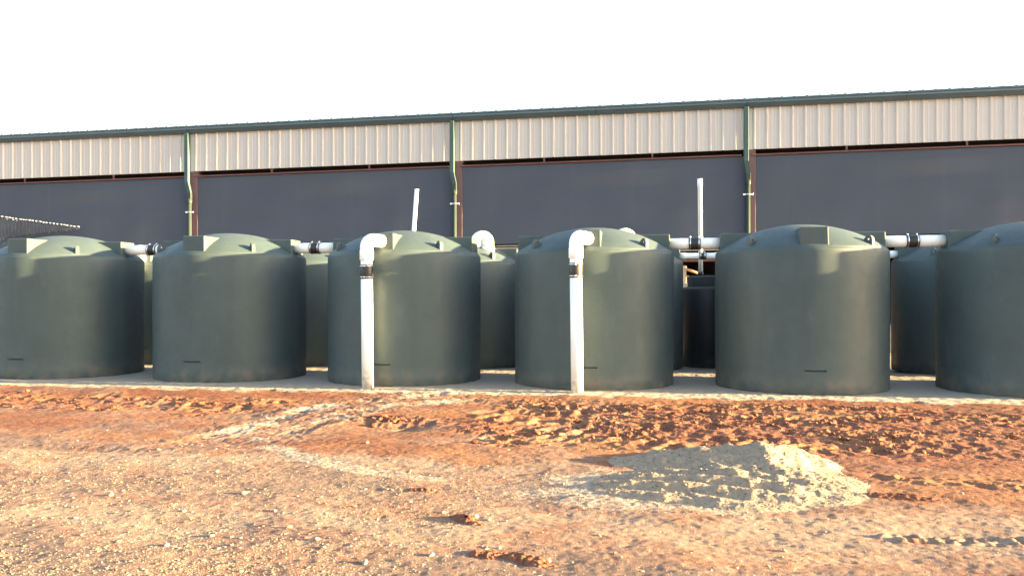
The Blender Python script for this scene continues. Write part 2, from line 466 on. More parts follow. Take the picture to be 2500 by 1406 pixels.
def add_tube(bm, pts, rad, n=20, cap=True):
    """tube along pts; rad is a number or a list"""
    pts = [Vector(p) for p in pts]
    k = len(pts)
    rads = rad if isinstance(rad, (list, tuple)) else [rad] * k
    tang = []
    for i in range(k):
        a = pts[max(i - 1, 0)]; b = pts[min(i + 1, k - 1)]
        d = b - a
        if d.length < 1e-7: d = tang[-1] if tang else Vector((0, 0, 1))
        tang.append(d.normalized())
    up = Vector((1, 0, 0)) if abs(tang[0].x) < 0.9 else Vector((0, 1, 0))
    u = (up - tang[0] * up.dot(tang[0])).normalized()
    rings = []
    for i in range(k):
        u = (u - tang[i] * u.dot(tang[i]))
        u.normalize()
        w = tang[i].cross(u)
        rings.append([bm.verts.new(pts[i] + (u * math.cos(2 * PI * j / n) + w * math.sin(2 * PI * j / n)) * rads[i]) for j in range(n)])
    for a, b in zip(rings[:-1], rings[1:]):
        for j in range(n):
            f = bm.faces.new((a[j], a[(j + 1) % n], b[(j + 1) % n], b[j])); f.smooth = True
    if cap:
        bm.faces.new(rings[0][::-1]); bm.faces.new(rings[-1])

def tube_me(name, pts, rad, n=20, cap=True):
    bm = bmesh.new(); add_tube(bm, pts, rad, n, cap); return bm_mesh(name, bm)

def straight(p0, p1, prof):
    """points and radii for a stepped tube from p0 to p1: prof = [(distance, radius)]"""
    p0 = Vector(p0); p1 = Vector(p1); d = (p1 - p0).normalized()
    return [p0 + d * s for s, r in prof], [r for s, r in prof]

def add_stepped(bm, p0, p1, prof, n=20):
    pts, rr = straight(p0, p1, prof)
    d = (Vector(p1) - Vector(p0)).normalized()
    up = Vector((1, 0, 0)) if abs(d.x) < 0.9 else Vector((0, 1, 0))
    u = (up - d * up.dot(d)).normalized(); w = d.cross(u)
    rings = [[bm.verts.new(p + (u * math.cos(2 * PI * j / n) + w * math.sin(2 * PI * j / n)) * r) for j in range(n)] for p, r in zip(pts, rr)]
    for a, b in zip(rings[:-1], rings[1:]):
        for j in range(n):
            bm.faces.new((a[j], a[(j + 1) % n], b[(j + 1) % n], b[j])).smooth = True
    bm.faces.new(rings[0][::-1]); bm.faces.new(rings[-1])

# ------------------------------------------------------------------ ground sheet
GX, GY = np.meshgrid(gx, gy)
zn = zones(GX, GY)
GZ = ground_z(GX, GY, zn)
gme = mk_mesh('ground', np.stack([GX, GY, GZ], -1).reshape(-1, 3), grid_faces(len(gx), len(gy)))
smooth(gme)
add_attr(gme, 'sand', zn[0]); add_attr(gme, 'red', zn[1]); add_attr(gme, 'gravel', zn[2]); add_attr(gme, 'pale', zn[8])  # 'pale' also carries the painted ground shade
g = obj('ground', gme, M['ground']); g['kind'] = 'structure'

def gz1(x, y):
    return float(ground_z(np.array([x]), np.array([y]))[0])

# ------------------------------------------------------------------ barn
BW = 7.65
SLOPE = 0.0139
barn = empty('barn', (-5.36, 21.50, -0.07), (0, 0, R_(1.44)))
tag(barn, 'long open-sided barn with tan ribbed metal fascia, slate gutter and dark shade curtains', 'barn')
ZB = 0.07                       # local z offset (barn origin sits at z -0.07)
def ev(t): return SLOPE * t     # eave rises gently to the right
Z_GUT_TOP, Z_GUT_BOT, Z_PAN_BOT, Z_GIRT = 6.255 + ZB, 6.045 + ZB, 4.985 + ZB, 4.845 + ZB
B0, B1 = -3, 4                  # bays

def sloped_box(name, t0, t1, y0, y1, z0, z1, mat, parent, bev=0.0):
    bm = bmesh.new(); add_box(bm, t0, t1, y0, y1, z0, z1, bev)
    for v in bm.verts: v.co.z += ev(v.co.x)
    return obj(name, bm_mesh(name, bm), mat, parent)

# gutter, one length per bay, with a rolled lip and a shadowed lower return
def gutter_me(t0, t1):
    prof = [(-0.02, 0.0), (-0.11, 0.0), (-0.165, 0.085), (-0.178, 0.095), (-0.178, 0.11), (-0.150, 0.20), (-0.140, 0.212), (-0.125, 0.205), (-0.02, 0.205)]
    bm = bmesh.new(); rows = []
    for t in (t0, t1):
        rows.append([bm.verts.new((t, y, Z_GUT_BOT + z + ev(t))) for y, z in prof])
    k = len(prof)
    for i in range(k): bm.faces.new((rows[0][i], rows[1][i], rows[1][(i + 1) % k], rows[0][(i + 1) % k]))
    bm.faces.new(rows[0]); bm.faces.new(rows[1][::-1])
    bmesh.ops.recalc_face_normals(bm, faces=bm.faces)
    return bm_mesh('gutter', bm)
for b in range(B0, B1):
    for h in range(2):
        t0 = b * BW + h * BW / 2; o = obj('gutter', gutter_me(t0 + 0.004, t0 + BW / 2 - 0.004), M['gutter'], barn)

# wall panels: three foot sheets with a tall rib every foot and two minor ribs between
def panel_me(w, h):
    pitch = (BW - 0.16) / 24
    prof = [(0.0, 0.0)]
    n = max(1, int(round(w / pitch)))
    for i in range(n):
        x = i * pitch
        prof += [(x + 0.004, 0.0), (x + 0.024, -0.036), (x + 0.052, -0.036), (x + 0.072, 0.0),
                 (x + 0.135, 0.0), (x + 0.145, -0.004), (x + 0.160, -0.004), (x + 0.170, 0.0),
                 (x + 0.215, 0.0), (x + 0.225, -0.004), (x + 0.240, -0.004), (x + 0.250, 0.0)]
    prof.append((n * pitch, 0.0))
    bm = bmesh.new()
    top = [bm.verts.new((x, y, h + ev(x))) for x, y in prof]; bot = [bm.verts.new((x, y, ev(x))) for x, y in prof]
    for i in range(len(prof) - 1): bm.faces.new((bot[i], bot[i + 1], top[i + 1], top[i]))
    # folded hem along the bottom
    hem = [bm.verts.new((x, y + 0.02, ev(x) - 0.004)) for x, y in prof]
    for i in range(len(prof) - 1): bm.faces.new((hem[i], hem[i + 1], bot[i + 1], bot[i]))
    return bm_mesh('panel', bm), n * pitch
PH = Z_GUT_BOT + 0.03 - Z_PAN_BOT
p3, w3 = panel_me(0.9364, PH)
for b in range(B0, B1):
    t = b * BW + 0.16
    for i in range(8):
        o = obj('panel', p3, M['panel'], barn, (t, -0.012 - 0.0006 * (i % 2), Z_PAN_BOT + ev(t))); t += w3
    # flat cover strip closing each bay at the column
    sloped_box('cover_strip', b * BW + 0.02, b * BW + 0.155, -0.016, -0.006, Z_PAN_BOT - 0.006, Z_GUT_BOT + 0.03, M['panel'], barn)
# hidden backing girts and the open slot under the panels
for b in range(B0, B1):
    sloped_box('girt', b * BW + 0.13, (b + 1) * BW - 0.13, -0.03, 0.03, Z_GIRT - 0.022, Z_GIRT + 0.018, M['red'], barn, 0.006)
    for k in (0.32, 0.69):
        t = (b + k) * BW
        sloped_box('strut', t - 0.022, t + 0.022, 0.0, 0.04, Z_GIRT + 0.03, Z_PAN_BOT + 0.08, M['red'], barn)
# columns
for b in range(B0, B1 + 1):
    t = b * BW
    sloped_box('column', t - 0.01, t + 0.23, -0.005, 0.24, -0.2, Z_PAN_BOT + 0.2, M['column'], barn, 0.006)
# curtains: slightly billowed sheets of shade cloth
def curtain_me(w, h, seed):
    nx, nz = 90, 30
    x = np.linspace(0, w, nx); z = np.linspace(0, h, nz)
    X, Zz = np.meshgrid(x, z)
    y = 0.004 * fbm(X * 0.5 + seed * 7, Zz * 0.6, 2, 5 + seed)
    V = np.stack([X, y, Zz + SLOPE * X], -1).reshape(-1, 3)
    me = mk_mesh('curtain', V, grid_faces(nx, nz)); smooth(me); return me
CUR_BOT = 2.72 + ZB
for b in range(B0, B1):
    t0 = b * BW + 0.235
    obj('curtain', curtain_me(BW - 0.25, Z_GIRT - 0.03 - CUR_BOT, b + 5), M['curtain'], barn, (t0, 0.014, CUR_BOT + ev(t0)))
    for i in range(5):
        z = CUR_BOT - 0.045 - i * 0.058
        sloped_box('slat', t0, t0 + BW - 0.26, 0.05, 0.07, z - 0.014, z + 0.014, M['slat'], barn)
    sloped_box('rail', t0 - 0.1, t0 + BW - 0.15, 0.02, 0.11, 2.145 + ZB, 2.205 + ZB, M['red'], barn, 0.015)
    # low dwarf wall
    sloped_box('dwarf_wall', t0, t0 + BW - 0.26, 0.03, 0.17, -0.3, 0.55, M['hay'], barn)
# roof, eave ribs showing over the gutter, dark inside
def roof_me(t0, t1):
    bm = bmesh.new()
    D = 9.0; rise = 9.0 / 12.0
    prof = []
    t = t0
    while t < t1 - 1e-6:
        prof += [(t, 0), (t + 0.03, 0.038), (t + 0.075, 0.038), (t + 0.105, 0)]; t += 0.6096 * 0.5
    prof.append((t1, 0))
    zt = Z_GUT_TOP - 0.03
    a = [bm.verts.new((x, -0.175, zt + z + ev(x))) for x, z in prof]; b = [bm.verts.new((x, D, zt + z + rise + ev(x))) for x, z in prof]
    c = [bm.verts.new((x, 2 * D, zt + z + ev(x))) for x, z in prof]; d = [bm.verts.new((x, -0.175, zt - 0.012 + ev(x))) for x, z in prof]
    for i in range(len(prof) - 1):
        bm.faces.new((a[i], a[i + 1], b[i + 1], b[i])); bm.faces.new((b[i], b[i + 1], c[i + 1], c[i])); bm.faces.new((d[i], d[i + 1], a[i + 1], a[i]))
    return bm_mesh('roof', bm)
obj('roof', roof_me(B0 * BW, B1 * BW), M['roof'], barn)
sloped_box('back_wall', B0 * BW, B1 * BW, 18.0, 18.15, -0.3, Z_GUT_TOP - 0.1, M['dark'], barn)
for t in (B0 * BW, B1 * BW):
    sloped_box('end_wall', t - 0.14, t - 0.02, 0.3, 17.98, -0.3, Z_GUT_TOP - 0.12, M['dark'], barn)
sloped_box('soffit', B0 * BW, B1 * BW, 0.10, 17.9, Z_GUT_BOT - 0.12, Z_GUT_BOT - 0.06, M['dark'], barn)
# downspouts
def downspout(t, name='downspout'):
    e = ev(t)
    bm = bmesh.new()
    cx = t - 0.02
    zt = Z_GUT_BOT + e
    add_box(bm, cx - 0.058, cx + 0.058, -0.175, -0.062, 4.66 + ZB + e, zt + 0.002, 0.008)
    o = obj('downspout', bm_mesh('downspout', bm), M['down'], barn)
    # slanting elbow back to the column
    bm = bmesh.new()
    q = []
    for (xx, yy, z) in ((cx, -0.118, 4.66 + ZB + e), (cx + 0.055, 0.0 - 0.075, 4.37 + ZB + e)):
        q.append([bm.verts.new((xx + sx * 0.054, yy + sy * 0.052, z)) for sx, sy in ((-1, -1), (1, -1), (1, 1), (-1, 1))])
    for j in range(4): bm.faces.new((q[0][j], q[0][(j + 1) % 4], q[1][(j + 1) % 4], q[1][j]))
    bm.faces.new(q[0][::-1]); bm.faces.new(q[1])
    bmesh.ops.recalc_face_normals(bm, faces=bm.faces)
    obj('offset_elbow', bm_mesh('offset_elbow', bm), M['down'], o)
    bm = bmesh.new()
    add_box(bm, cx - 0.003, cx + 0.113, -0.133, -0.017, 4.16 + ZB + e, 4.372 + ZB + e, 0.006)
    add_stepped(bm, (cx + 0.055, -0.075, 4.20 + ZB + e), (cx + 0.055, -0.075, 0), [(0, 0.070), (0.10, 0.070), (0.125, 0.058), (0.14, 0.058)])
    obj('adapter', bm_mesh('adapter', bm), M['pipe_green'], o)
    bm = bmesh.new(); add_stepped(bm, (cx + 0.055, -0.075, 4.07 + ZB + e), (cx + 0.055, -0.075, 0), [(0, 0.055), (4.3, 0.055)])
    obj('pipe', bm_mesh('pipe', bm), M['pipe_green'], o)
    bm = bmesh.new()
    z = 3.83 + ZB + e
    add_stepped(bm, (cx + 0.055, -0.075, z - 0.018), (cx + 0.055, -0.075, z + 0.018), [(0, 0.060), (0.036, 0.060)])
    for s in (-1, 1):
        add_box(bm, cx + 0.055 + s * 0.09 - 0.035, cx + 0.055 + s * 0.09 + 0.035, -0.085, -0.065, z - 0.024, z + 0.024, 0.003)
    obj('strap', bm_mesh('strap', bm), M['steel'], o)
for b in range(B0, B1 + 1):
    downspout(b * BW)

# loose net hooked on the first curtain at the left
def net():
    root = empty('loose_net', (-18.85, 21.02, 3.3), (0, 0, R_(1.44)))
    tag(root, 'loose sagging grey net hooked in front of the curtain at the far left', 'net')
    W_ = 2.62
    def top(x): return 0.36 - 0.135 * x
    def bot(x): return -0.32 + 0.115 * x + 0.03 * math.sin(x * 2)
    def dep(x, z): return -0.10 * math.sin(PI * min(1, max(0, (z + 0.4) / 0.8))) - 0.03 * x / W_
    bm = bmesh.new()
    st = 0.058
    nx = int(W_ / st)
    pos = {}
    for i in range(nx + 1):
        x = i * st
        zt, zb = top(x), bot(x)
        k = int((zt - zb) / (st * 0.9))
        for j in range(k + 1):
            z = zt - j * st * 0.9 + (st * 0.45 if i % 2 else 0)
            if zb <= z <= zt + 0.01: pos[(i, j)] = (x + 0.008 * math.sin(7 * z + i), dep(x, z), z)
    def strand(p, q, r=0.0065):
        add_tube(bm, [p, q], r, 4, False)
    for (i, j), p in pos.items():
        for dj in ((0, 1) if i % 2 else (0, -1)):
            q = pos.get((i + 1, j + dj))
            if q: strand(p, q)
    obj('mesh_cloth', bm_mesh('mesh_cloth', bm), M['net'], root)
    pts = [(x, dep(x, top(x)) - 0.008, top(x) + 0.015) for x in np.linspace(0, W_, 30)]
    obj('edge_cord', tube_me('edge_cord', pts, 0.007, 6), M['net'], root)
    cl = box_me('clip', -0.030, 0.030, -0.015, 0.012, -0.010, 0.010, bev=0.004)
    r = random.Random(5)
    x = 0.05
    while x < W_:
        s = r.uniform(0.45, 1.15)
        o = obj('clip', cl, M['clip'], root, (x, dep(x, top(x)) - 0.016, top(x) + 0.022 + r.uniform(-0.006, 0.006)), (0, R_(8), 0)); o.scale = (s, 1, 0.9)
        if x < 0.75 and r.random() < 0.55:
            o = obj('clip', cl, M['clip'], root, (x + 0.03, dep(x, top(x)) - 0.016, top(x) - 0.035), (0, R_(8), 0)); o.scale = (0.6, 1, 0.8)
        x += r.uniform(0.09, 0.15)
net()

# pen fence inside the opening between the tanks
def fence():
    root = empty('pen_fence', (2.60, 21.25, -0.07))
    tag(root, 'small timber post with orange brace and wire pen fence in front of the barn opening', 'fence')
    obj('post', box_me('post', -1.92, -1.83, -0.05, 0.05, 0.0, 2.18, bev=0.006), M['wood'], root)
    bm = bmesh.new(); add_tube(bm, [(-1.84, -0.06, 2.10), (-1.46, -0.06, 1.96)], 0.03, 8); obj('brace', bm_mesh('brace', bm), M['wood2'], root)
    obj('block', box_me('block', -1.92, -1.66, -0.3, -0.08, 1.2, 1.74, bev=0.01), M['slat'], root)
    bm = bmesh.new()
    for i in range(34):
        x = -1.82 + i * 0.10; add_tube(bm, [(x, 0.03, 0.1), (x, 0.03, 1.92)], 0.007, 5)
    for z in (1.92, 1.80, 1.65, 1.45, 1.2, 0.9):
        add_tube(bm, [(-1.82, 0.03, z), (1.6, 0.03, z)], 0.007, 5)
    obj('wire_mesh', bm_mesh('wire_mesh', bm), M['wire'], root)
fence()
bl = empty('bale_stack', (3.0, 22.6, -0.07))
tag(bl, 'dim straw coloured bale stack behind the wire pen fence in the barn', 'bales')
for i in range(4):
    for j in range(4):
        obj('bale', box_me('bale', -2.0 + i * 1.02, -1.0 + i * 1.02 - 0.03, -0.25, 0.25, j * 0.44, j * 0.44 + 0.43, bev=0.03, seg=2), M['hay'], bl, None)

# ------------------------------------------------------------------ water tanks
TR, TZ, TOP = 1.205, 1.965, 2.355
def dome_z(r): return TZ + 0.012 + (TOP - TZ - 0.012) * (1 - (r / 1.185) ** 2 * (0.86 + 0.14 * (r / 1.185) ** 2))

def wall_mesh():
    n = 256
    th = np.linspace(0, 2 * PI, n, endpoint=False)
    zs = [0.0, 0.02, 0.15, 0.306, 0.309, 0.325, 0.328, 0.45, 0.8, 1.2, 1.6, TZ - 0.05, TZ - 0.018, TZ - 0.005, TZ]
    rs = [TR - 0.012, TR, TR, TR, TR, TR, TR, TR, TR + 0.002, TR + 0.004, TR + 0.002, TR, TR - 0.004, TR - 0.014, TR - 0.024]
    V = []
    for z, r in zip(zs, rs):
        rr = np.full(n, r)
        if z < 0.32:
            for k in range(4):
                a = (th - k * PI / 2 + PI) % (2 * PI) - PI
                w = 0.128
                m = np.abs(a) < w
                rr = np.where(m, np.minimum(rr, r * math.cos(w) / np.cos(a)), rr)
        if 0.307 < z < 0.327:
            for k in (3,):
                a = (th - k * PI / 2 + PI) % (2 * PI) - PI
                rr = np.where(np.abs(a) < 0.122, np.minimum(rr, TR - 0.045), rr)
        V.append(np.stack([rr * np.cos(th), rr * np.sin(th), np.full(n, z)], 1))
    V = np.concatenate(V)
    F = []
    for i in range(len(zs) - 1):
        a = i * n + np.arange(n); b = i * n + (np.arange(n) + 1) % n
        F.append(np.stack([a, b, b + n, a + n], 1))
    me = mk_mesh('wall', V, np.concatenate(F)); smooth(me)
    me.set_sharp_from_angle(angle=R_(35)) if hasattr(me, 'set_sharp_from_angle') else None
    return me
def dome_mesh():
    n = 128
    th = np.linspace(0, 2 * PI, n, endpoint=False)
    rr = [TR - 0.022, TR - 0.024] + list(np.linspace(1.17, 0.02, 22))
    zz = [TZ - 0.004, TZ + 0.012] + [dome_z(r) for r in rr[2:]]
    V = np.concatenate([np.stack([r * np.cos(th), r * np.sin(th), np.full(n, z)], 1) for r, z in zip(rr, zz)])
    F = []
    for i in range(len(rr) - 1):
        a = i * n + np.arange(n); b = i * n + (np.arange(n) + 1) % n
        F.append(np.stack([a, b, b + n, a + n], 1))
    me = mk_mesh('dome', V, np.concatenate(F)); smooth(me); return me
def block_mesh():
    bm = bmesh.new()
    add_box(bm, 0.50, 1.150, -0.185, 0.185, TZ - 0.01, 2.235)
    for v in bm.verts:                       # draft on the sides
        if v.co.z > 2.1: v.co.y *= 0.965; v.co.x -= 0.008 if v.co.x > 1 else 0
    bmesh.ops.bevel(bm, geom=list(bm.edges), offset=0.014, segments=2, affect='EDGES', profile=0.5)
    return bm_mesh('fitting_block', bm)
def lug_mesh():
    # radial fin with a lifting hole; profile in (r, z)
    hole = (1.095, 2.085)
    out = []
    prof = [(1.155, 1.94), (1.158, 2.07), (1.150, 2.105), (1.130, 2.130), (1.103, 2.138), (1.075, 2.130), (1.052, 2.108), (0.97, 2.03), (0.93, 2.0), (0.93, 1.94)]
    bm = bmesh.new()
    n = len(prof)
    ring = {}
    for s in (-1, 1):
        y = s * 0.026
        ring[s, 'o'] = [bm.verts.new((r, y, z)) for r, z in prof]
        hv = []
        for r, z in prof:
            a = math.atan2(z - hole[1], r - hole[0]); hv.append(bm.verts.new((hole[0] + 0.016 * math.cos(a), y, hole[1] + 0.016 * math.sin(a))))
        ring[s, 'h'] = hv
        for i in range(n):
            j = (i + 1) % n
            f = (ring[s, 'o'][i], ring[s, 'o'][j], hv[j], hv[i])
            bm.faces.new(f if s > 0 else f[::-1])
    for i in range(n):
        j = (i + 1) % n
        bm.faces.new((ring[-1, 'o'][i], ring[-1, 'o'][j], ring[1, 'o'][j], ring[1, 'o'][i]))
        bm.faces.new((ring[1, 'h'][i], ring[1, 'h'][j], ring[-1, 'h'][j], ring[-1, 'h'][i]))
    bmesh.ops.recalc_face_normals(bm, faces=bm.faces)
    return bm_mesh('lifting_lug', bm)
W_ME, D_ME, B_ME, L_ME = wall_mesh(), dome_mesh(), block_mesh(), lug_mesh()

def tank(x, y, label, group, spin=0.0):
    t = empty('water_tank', (x, y, 0.0), (0, 0, R_(spin)))
    tag(t, label, 'water tank', group)
    obj('wall', W_ME, M['tank'], t); obj('dome', D_ME, M['tank'], t)
    for k in range(4):
        obj('fitting_block', B_ME, M['tank'], t, (0, 0, 0), (0, 0, k * PI / 2))
        obj('lifting_lug', L_ME, M['tank'], t, (0, 0, 0), (0, 0, k * PI / 2 + PI / 4))
    return t
GA, GB = 'green tanks in the front row', 'green tanks in the back row'
ROW1 = [(-10.00, 12.62, 'leftmost green tank of the front row, cut by the left edge of the picture'),
        (-6.945, 12.615, 'second green tank from the left in the front row, joined by pipes both sides'),
        (-3.943, 12.60, 'front green tank with the left one of the two white downpipes on its face'),
        (-0.934, 12.59, 'front green tank with the right one of the two white downpipes on its face'),
        (2.085, 12.58, 'widest whole green tank in front, right of both downpipes, no downpipe of its own'),
        (5.20, 12.57, 'rightmost green tank of the front row, cut by the right edge of the picture'),
        (8.25, 12.555, 'unseen green tank continuing the front row, added for the shade it casts')]  # out of view; included because it shades the tank to its left
for x, y, lb in ROW1: tank(x, y, lb, GA)
R2Y = 15.62
ROW2 = [(-9.85, 'back row green tank glimpsed in the narrow gap between the two leftmost front tanks'),
        (-6.80, 'back row green tank with sunlit dome, seen left of the left white downpipe'),
        (-3.75, 'back row green tank carrying the white gooseneck vent, between the two downpipe tanks'),
        (-0.70, 'back row green tank mostly hidden behind the front tank with the right white downpipe'),
        (2.35, 'back row green tank hidden behind the widest front tank on the right'),
        (5.40, 'shaded bluish back row green tank between the two rightmost front tanks')]
for x, lb in ROW2: tank(x, R2Y, lb, GB)
tank(8.45, R2Y, 'back row green tank just past the right edge of the picture', GB)

# small black tanks behind the back row, each with a tall thin white vent pipe
def black_tank(x, y, lb):
    t = empty('black_tank', (x, y, -0.07)); tag(t, lb, 'water tank', 'small black tanks behind the green ones')
    def lathe(prof, n, nm, sm=True):
        th = np.linspace(0, 2 * PI, n, endpoint=False)
        V = np.concatenate([np.stack([r * np.cos(th), r * np.sin(th), np.full(n, z)], 1) for r, z in prof]); F = []
        for i in range(len(prof) - 1):
            a = i * n + np.arange(n); b = i * n + (np.arange(n) + 1) % n; F.append(np.stack([a, b, b + n, a + n], 1))
        me = mk_mesh(nm, V, np.concatenate(F)); smooth(me, sm); return me
    obj('wall', lathe([(0.53, 0), (0.55, 0.03), (0.55, 1.52), (0.54, 1.555), (0.44, 1.58), (0.40, 1.59)], 64, 'wall'), M['tank_black'], t)
    obj('lid', lathe([(0.405, 1.57), (0.405, 1.775), (0.385, 1.80), (0.02, 1.815)], 10, 'lid', False), M['tank_black'], t)
    return t
black_tank(1.04, 16.85, 'small black tank with flat lid behind the gap right of the right white downpipe')
black_tank(-5.275, 16.85, 'small black tank hidden under the left thin white vent pipe')

def vent_pipe(p0, p1, lb, hub=False):
    root = empty('vent_pipe', p0); tag(root, lb, 'pipe', 'thin white vent pipes')
    d = Vector(p1) - Vector(p0); L = d.length
    r = 0.044
    bm = bmesh.new()
    prof = [(0, r), (L - 0.16, r), (L - 0.155, r * 1.14), (L, r * 1.14)] if hub else [(0, r), (L, r)]
    add_stepped(bm, (0, 0, 0), d, prof, 16); obj('pipe', bm_mesh('pipe', bm), M['pvc'], root)
    bm = bmesh.new(); add_stepped(bm, (0, 0, 0), d, [(-0.01, 0.058), (0.07, 0.058), (0.075, 0.05), (0.08, 0.05)], 16)
    obj('seal', bm_mesh('seal', bm), M['rubber'], root)
vent_pipe((0.885, 16.72, 1.735), (0.87, 16.72, 3.66), 'thin white vent pipe rising from the black tank, right one with wider tip', True)
vent_pipe((-5.14, 16.8, 1.73), (-5.00, 16.8, 3.60), 'thin white vent pipe, left one, leaning slightly to the right')

# ------------------------------------------------------------------ pipework
PR = 0.084
def coupling(parent, p, axis_, L=0.17, r=PR):
    a = Vector(axis_).normalized(); p = Vector(p)
    bm = bmesh.new(); add_stepped(bm, p - a * L / 2, p + a * L / 2, [(0, r + 0.006), (0.006, r + 0.009), (L - 0.006, r + 0.009), (L, r + 0.006)], 28)
    c = obj('coupling', bm_mesh('coupling', bm), M['rubber'], parent)
    for s in (-1, 1):
        bm = bmesh.new(); q = p + a * s * (L / 2 - 0.022)
        add_stepped(bm, q - a * 0.008, q + a * 0.008, [(0, r + 0.010), (0.002, r + 0.0145), (0.014, r + 0.0145), (0.016, r + 0.010)], 28)
        # screw housing
        up = Vector((0, 0, 1)) if abs(a.z) < 0.5 else Vector((0, -1, 0))
        h = q + up * (r + 0.018)
        add_box(bm, h.x - 0.010, h.x + 0.010, h.y - 0.012, h.y + 0.012, h.z - 0.008, h.z + 0.008, 0.003)
        obj('clamp_band', bm_mesh('clamp_band', bm), M['steel'], c)

def link_pipe(x0, x1, y0, y1, lb, r=PR, mid=0.5, hub=False, cl=0.17, z=2.10, grp='white pipes linking the front tanks'):
    root = empty('link_pipe', (x0, y0, z)); tag(root, lb, 'pipe', grp)
    e = Vector((x1 - x0, y1 - y0, 0)); L = e.length
    m = L * mid
    for nm, a, b in (('pipe', 0.0, m - 0.012), ('pipe', m + 0.012, L)):
        bm = bmesh.new()
        ll = b - a
        if hub and a == 0: prof = [(0, r * 1.13), (0.12, r * 1.13), (0.126, r), (ll, r)]
        elif hub: prof = [(0, r), (ll - 0.126, r), (ll - 0.12, r * 1.13), (ll, r * 1.13)]
        else: prof = [(0, r), (ll, r)]
        d = e.normalized(); add_stepped(bm, d * a, d * b, prof, 28)
        obj('pipe', bm_mesh(nm, bm), M['pvc'], root)
    coupling(root, e * mid, e, cl, r)
BE = 1.150 - 0.012
xs = [t[0] for t in ROW1]; ys = [t[1] for t in ROW1]
LINKS = [(0, 0.62, 'short white link pipe with black coupling between the two leftmost front tanks'),
         (1, 0.48, 'white link pipe with black coupling left of the left downpipe tank'),
         (3, 0.50, 'white link pipe with black coupling crossing in front of the thin vent pipe'),
         (4, 0.48, 'white link pipe with black coupling into the rightmost front tank'),
         (5, 0.5, 'white link pipe past the right edge of the picture')]
for i, md, lb in LINKS:
    link_pipe(xs[i] + BE, xs[i + 1] - BE, ys[i], ys[i + 1], lb, mid=md)
x2 = [t[0] for t in ROW2]
link_pipe(x2[3] + BE, x2[4] - BE, R2Y, R2Y, 'thinner white link pipe of the back row below the vent pipe crossing', 0.058, 0.55, True, 0.12, 2.07, 'thin white pipes linking the back tanks')
link_pipe(x2[4] + BE, x2[5] - BE, R2Y, R2Y, 'thin white link pipe end of the back row peeping out right of the widest tank', 0.058, 0.5, True, 0.12, 2.07, 'thin white pipes linking the back tanks')

def arc(c, r, a0, a1, ux, uz, n=10):
    c = Vector(c); ux = Vector(ux); uz = Vector(uz)
    return [c + ux * (r * math.cos(a)) + uz * (r * math.sin(a)) for a in np.linspace(a0, a1, n)]

def downpipe(tx, ty, px, py, lb, top_z=2.115):
    root = empty('downpipe', (px, py, 0)); tag(root, lb, 'downpipe', 'white downpipes in front of the tanks')
    bz = gz1(px, py)
    y_face = ty - BE
    er = 0.115
    # elbow: horizontal leg from the block face, quarter turn, socket downwards
    bm = bmesh.new()
    c = Vector((0, er, top_z - er))
    horiz = Vector((tx - px, y_face - py, 0))
    hd = horiz.normalized()
    bend = [hd * er * (1 - math.cos(a)) * 1.0 + Vector((0, 0, top_z - er + er * math.sin(a))) for a in np.linspace(0, PI / 2, 10)]
    pts = [Vector((0, 0, top_z - er - 0.10))] + bend + [Vector((horiz.x, horiz.y, top_z))]
    add_tube(bm, pts, PR + 0.010, 28)
    e = obj('elbow', bm_mesh('elbow', bm), M['pvc'], root)
    bm = bmesh.new(); add_stepped(bm, (0, 0, top_z - er - 0.175), (0, 0, 3), [(0, PR + 0.011), (0.004, PR + 0.015), (0.13, PR + 0.015), (0.145, PR + 0.0105)], 28)
    obj('socket', bm_mesh('socket', bm), M['pvc'], e)
    zc = 1.66
    bm = bmesh.new(); add_stepped(bm, (0, 0, zc + 0.01), (0, 0, 3), [(0, PR), (top_z - er - 0.17 - zc, PR)], 28)
    obj('upper_pipe', bm_mesh('upper_pipe', bm), M['pvc'], root)
    lean = Vector((0.022, -0.01, 0))
    bm = bmesh.new(); add_stepped(bm, Vector((0, 0, zc - 0.01)), Vector((0, 0, bz - 0.15)) + lean, [(0, PR), (zc - 0.01 - bz + 0.15, PR)], 28)
    obj('lower_pipe', bm_mesh('lower_pipe', bm), M['pvc_low'], root)
    coupling(root, (0, 0, zc), (0, 0, 1), 0.20, PR)
downpipe(-3.943, 12.60, -4.07, 11.18, 'left white downpipe with elbow and black coupling standing in front of a green tank')
downpipe(-0.934, 12.60, -1.065, 11.10, 'right white downpipe with elbow and black coupling standing in front of a green tank')

def gooseneck(x, y, ztop, zbase, lb, yaw, r=0.112, c=0.110):
    root = empty('gooseneck_vent', (x, y, 0), (0, 0, R_(yaw))); tag(root, lb, 'pipe', 'white gooseneck vents on the back tanks')
    zc = ztop - c - r
    pts = [Vector((0, 0, zbase))] + [Vector((-c + c * math.cos(a), 0, zc + c * math.sin(a))) for a in np.linspace(0, PI, 18)] + [Vector((-2 * c, 0, zc - 0.09))]
    bm = bmesh.new(); add_tube(bm, pts, r, 28, True); b = obj('bend', bm_mesh('bend', bm), M['pvc'], root)
    bm = bmesh.new(); add_stepped(bm, (0, 0, zbase - 0.05), (0, 0, 9), [(0, r + 0.02), (0.09, r + 0.02), (0.10, r + 0.002)], 28)
    obj('flange', bm_mesh('flange', bm), M['pvc'], b)
gooseneck(-3.13, 15.22, 2.565, 2.20, 'white gooseneck vent on the back tank seen right of the left downpipe tank', 8)
gooseneck(-0.45, 15.34, 2.585, 2.30, 'white gooseneck vent just peeping over the dome of the right downpipe tank', 8)
